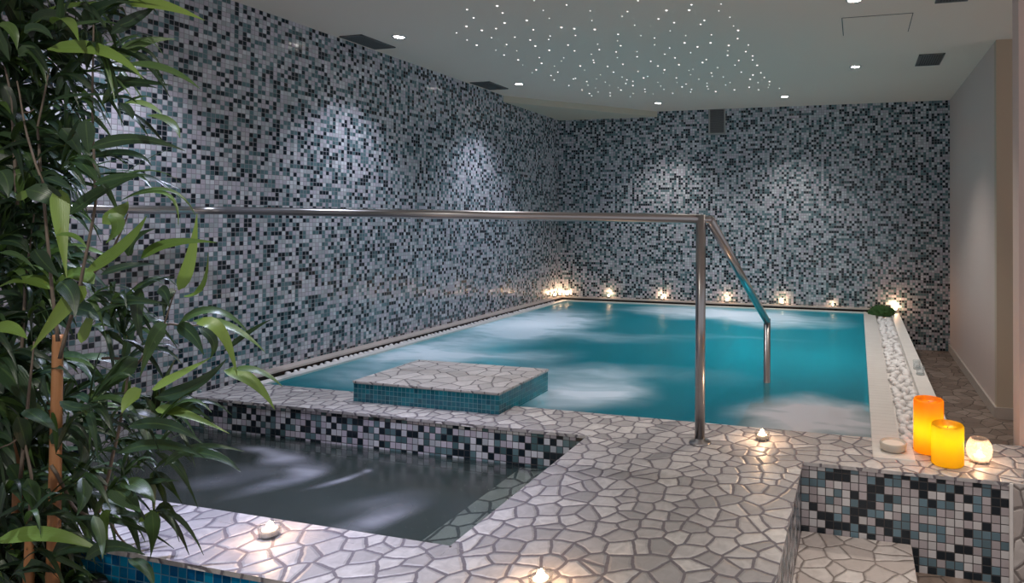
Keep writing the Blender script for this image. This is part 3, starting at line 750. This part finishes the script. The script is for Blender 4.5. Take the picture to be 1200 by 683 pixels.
HERO = [  # base, middle, tip in the picture; width in px; tint 0 dark .. 1 young
 (55,58,120,60,168,93,15,.78),(145,2,190,7,240,24,15,.88),(42,27,78,8,145,4,10,.74),(140,68,168,50,206,46,12,.62),(148,75,195,82,234,104,13,.60),(140,30,163,20,185,5,12,.25),(147,120,172,124,192,137,12,.86),
 (172,135,198,143,211,162,12,.72),(106,174,160,163,217,177,12,.25),(100,186,150,180,178,195,11,.18),(80,252,124,222,171,203,15,.30),(140,236,195,222,229,252,5,.62),(150,230,196,228,209,264,5,.70),(71,222,71,258,78,325,15,.84),
 (100,318,142,292,172,253,19,.85),(165,303,200,285,254,284,11,.72),(209,340,223,305,231,250,12,.90),(215,347,236,336,244,296,6,.80),(110,333,84,321,62,342,17,.82),(62,340,30,328,-8,340,16,.80),(100,335,74,362,36,411,16,.94),
 (65,361,110,367,152,397,16,.36),(95,402,103,380,112,358,10,.86),(64,276,86,277,102,291,8,.80),(-10,384,12,386,32,397,17,.80),(230,379,258,388,278,440,13,.88),(210,379,252,364,293,392,10,.55),(226,376,270,383,311,413,9,.66),
 (208,380,226,393,239,416,13,.22),(178,456,211,440,249,418,15,.88),(181,466,228,452,266,420,15,.28),(262,434,296,447,322,480,12,.82),(272,433,303,435,331,453,8,.62),(262,412,294,388,319,374,6,.25),(196,380,180,398,164,442,14,.58),(166,338,161,366,168,404,12,.24),
 (-4,428,22,452,43,490,24,.42),(162,420,138,440,106,467,22,.46),(166,456,152,468,143,484,15,.88),(182,480,214,484,269,508,10,.84),(29,480,48,492,67,506,15,.28),(20,488,28,512,32,533,14,.20),(-6,634,58,627,119,646,17,.84),(-4,607,30,592,66,589,6,.30),
 (138,571,178,565,209,563,9,.22),(162,612,184,599,209,592,6,.80),(85,606,150,614,204,643,6,.22),(110,602,126,582,141,556,16,.34),(177,597,180,625,176,655,14,.42),(109,604,118,628,120,655,9,.50),(150,500,196,498,238,520,12,.22),(138,531,190,521,240,536,12,.30),(192,546,232,524,286,529,9,.20),(208,530,250,534,282,553,10,.26),
 (35,30,60,20,85,40,22,.30),(62,28,78,24,92,48,15,.76),(-5,30,12,34,20,58,13,.66),(28,38,45,34,62,46,14,.35),(22,66,40,62,55,100,11,.60),(105,30,118,10,160,2,16,.30),(130,40,160,20,176,12,11,.20),(118,78,150,84,190,82,13,.24),(122,94,160,96,202,100,11,.18),(110,104,150,100,184,103,12,.15),(60,118,95,112,140,112,10,.30),(140,120,150,130,156,140,10,.25),
 (100,140,102,160,104,180,14,.40),(72,150,85,165,95,182,14,.34),(0,200,8,212,10,232,14,.40),(30,222,60,232,66,250,20,.36),(52,208,72,215,88,226,10,.20),(85,183,100,195,118,216,14,.44),(110,216,140,208,172,205,12,.40),(20,235,34,226,60,222,8,.82),(120,262,140,248,150,236,14,.86),(128,250,138,265,124,285,12,.72),(150,300,160,280,182,268,14,.16),(118,322,150,312,185,310,10,.16),(130,352,160,352,196,356,9,.18),(112,366,150,356,190,358,7,.25),(110,374,140,370,165,374,7,.20),
 (70,330,84,345,88,372,16,.30),(40,292,52,308,70,325,14,.22),(0,296,22,300,42,317,6,.55),(186,338,194,344,198,360,10,.12),(206,342,196,348,192,372,10,.14),(232,384,250,400,246,420,10,.25),(150,470,170,500,176,540,14,.2),(60,520,80,510,100,530,16,.24),(70,470,95,478,120,470,10,.3),(84,560,96,540,92,515,16,.34),(95,560,98,580,90,604,14,.4),(32,560,40,585,38,605,14,.42),(45,570,50,590,54,600,10,.36),
 (130,570,150,585,165,600,18,.44),(142,565,165,572,182,590,16,.56),(120,590,140,600,160,600,10,.3),(130,598,122,612,128,640,9,.7),(60,650,90,640,125,650,22,.3),(100,655,130,640,170,650,14,.3),(20,668,40,664,70,672,14,.35),(150,655,172,668,180,690,10,.5),(10,545,20,560,30,585,15,.35),
]
HD = []
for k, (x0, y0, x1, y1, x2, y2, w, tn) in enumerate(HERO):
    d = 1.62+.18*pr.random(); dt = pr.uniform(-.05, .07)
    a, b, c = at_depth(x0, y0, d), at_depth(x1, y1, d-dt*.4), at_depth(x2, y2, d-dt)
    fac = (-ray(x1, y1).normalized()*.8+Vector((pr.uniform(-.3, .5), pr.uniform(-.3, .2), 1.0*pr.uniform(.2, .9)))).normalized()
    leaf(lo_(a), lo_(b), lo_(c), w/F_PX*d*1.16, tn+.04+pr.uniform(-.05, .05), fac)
# the crowd of leaves behind them, in fans from the twigs
def cluster(px, py, d, ang, cnt, size, w0=.018, w1=.034, dk=0.0):
    for j in range(cnt):
        a = ang+pr.uniform(-.9, .9); ln = size*pr.uniform(.65, 1.15)
        q0 = at_depth(px, py, d)
        dir_ = (cr*math.cos(a)-cu*math.sin(a)*-1*-1 + fw*pr.uniform(-.5, .5)).normalized()
        q1 = q0+dir_*ln*.55+Vector((0, 0, pr.uniform(0, .02))); q2 = q0+dir_*ln+Vector((0, 0, -pr.uniform(.01, .07)))
        fac = (Vector((pr.uniform(-.5, .5), pr.uniform(-.7, .1), pr.uniform(.3, 1)))).normalized()
        tn = pr.choice((.1, .15, .2, .25, .3, .35, .4, .45, .55, .7))
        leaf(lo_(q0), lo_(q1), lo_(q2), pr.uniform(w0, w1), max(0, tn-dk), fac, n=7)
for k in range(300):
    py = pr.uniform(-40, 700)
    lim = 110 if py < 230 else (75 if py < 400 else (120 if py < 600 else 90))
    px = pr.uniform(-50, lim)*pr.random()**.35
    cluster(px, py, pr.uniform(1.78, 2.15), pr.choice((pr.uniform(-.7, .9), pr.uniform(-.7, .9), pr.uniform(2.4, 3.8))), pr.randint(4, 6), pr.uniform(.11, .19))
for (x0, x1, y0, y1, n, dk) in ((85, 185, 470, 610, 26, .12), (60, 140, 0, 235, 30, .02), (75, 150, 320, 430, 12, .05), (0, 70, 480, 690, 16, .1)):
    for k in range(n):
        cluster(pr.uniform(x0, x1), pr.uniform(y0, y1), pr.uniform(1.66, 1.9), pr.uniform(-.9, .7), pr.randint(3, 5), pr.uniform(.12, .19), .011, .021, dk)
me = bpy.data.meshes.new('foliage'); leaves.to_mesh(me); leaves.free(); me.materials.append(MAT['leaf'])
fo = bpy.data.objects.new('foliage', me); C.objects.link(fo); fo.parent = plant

# ------------------------------------------------------------------ underwater and room light
for (x, y, z, p) in ((-.4, 5.9, -1.7, 5.5), (-.3, 4.7, -1.6, 9.5), (-1.2, 5.0, -1.75, 2.5), (-2.85, 5.45, -1.4, 4.6), (-3.0, 4.1, -1.35, 2.2), (-1.25, 6.6, -1.4, 5.0), (-1.42, 3.6, -1.4, 2.0)):
    pt(None, (x, y, z), p, (.75, .95, 1.0) if z < -1.5 else (1.0, .92, 1.0), .12, 'underwater_lamp')
w = bpy.data.worlds.new('world'); sc.world = w; w.use_nodes = True
w.node_tree.nodes['Background'].inputs[0].default_value = (.77, .745, .77, 1); w.node_tree.nodes['Background'].inputs[1].default_value = .60

vs = sc.view_settings
sc.display_settings.display_device = 'sRGB'
vs.view_transform = 'Standard'; vs.look = 'None'; vs.exposure = 0.1; vs.gamma = 1.0; vs.use_curve_mapping = False
sc.cycles.use_denoising = True
sc.cycles.max_bounces = 8; sc.cycles.transparent_max_bounces = 12; sc.cycles.sample_clamp_indirect = 4.0
sc.cycles.caustics_reflective = False; sc.cycles.caustics_refractive = False
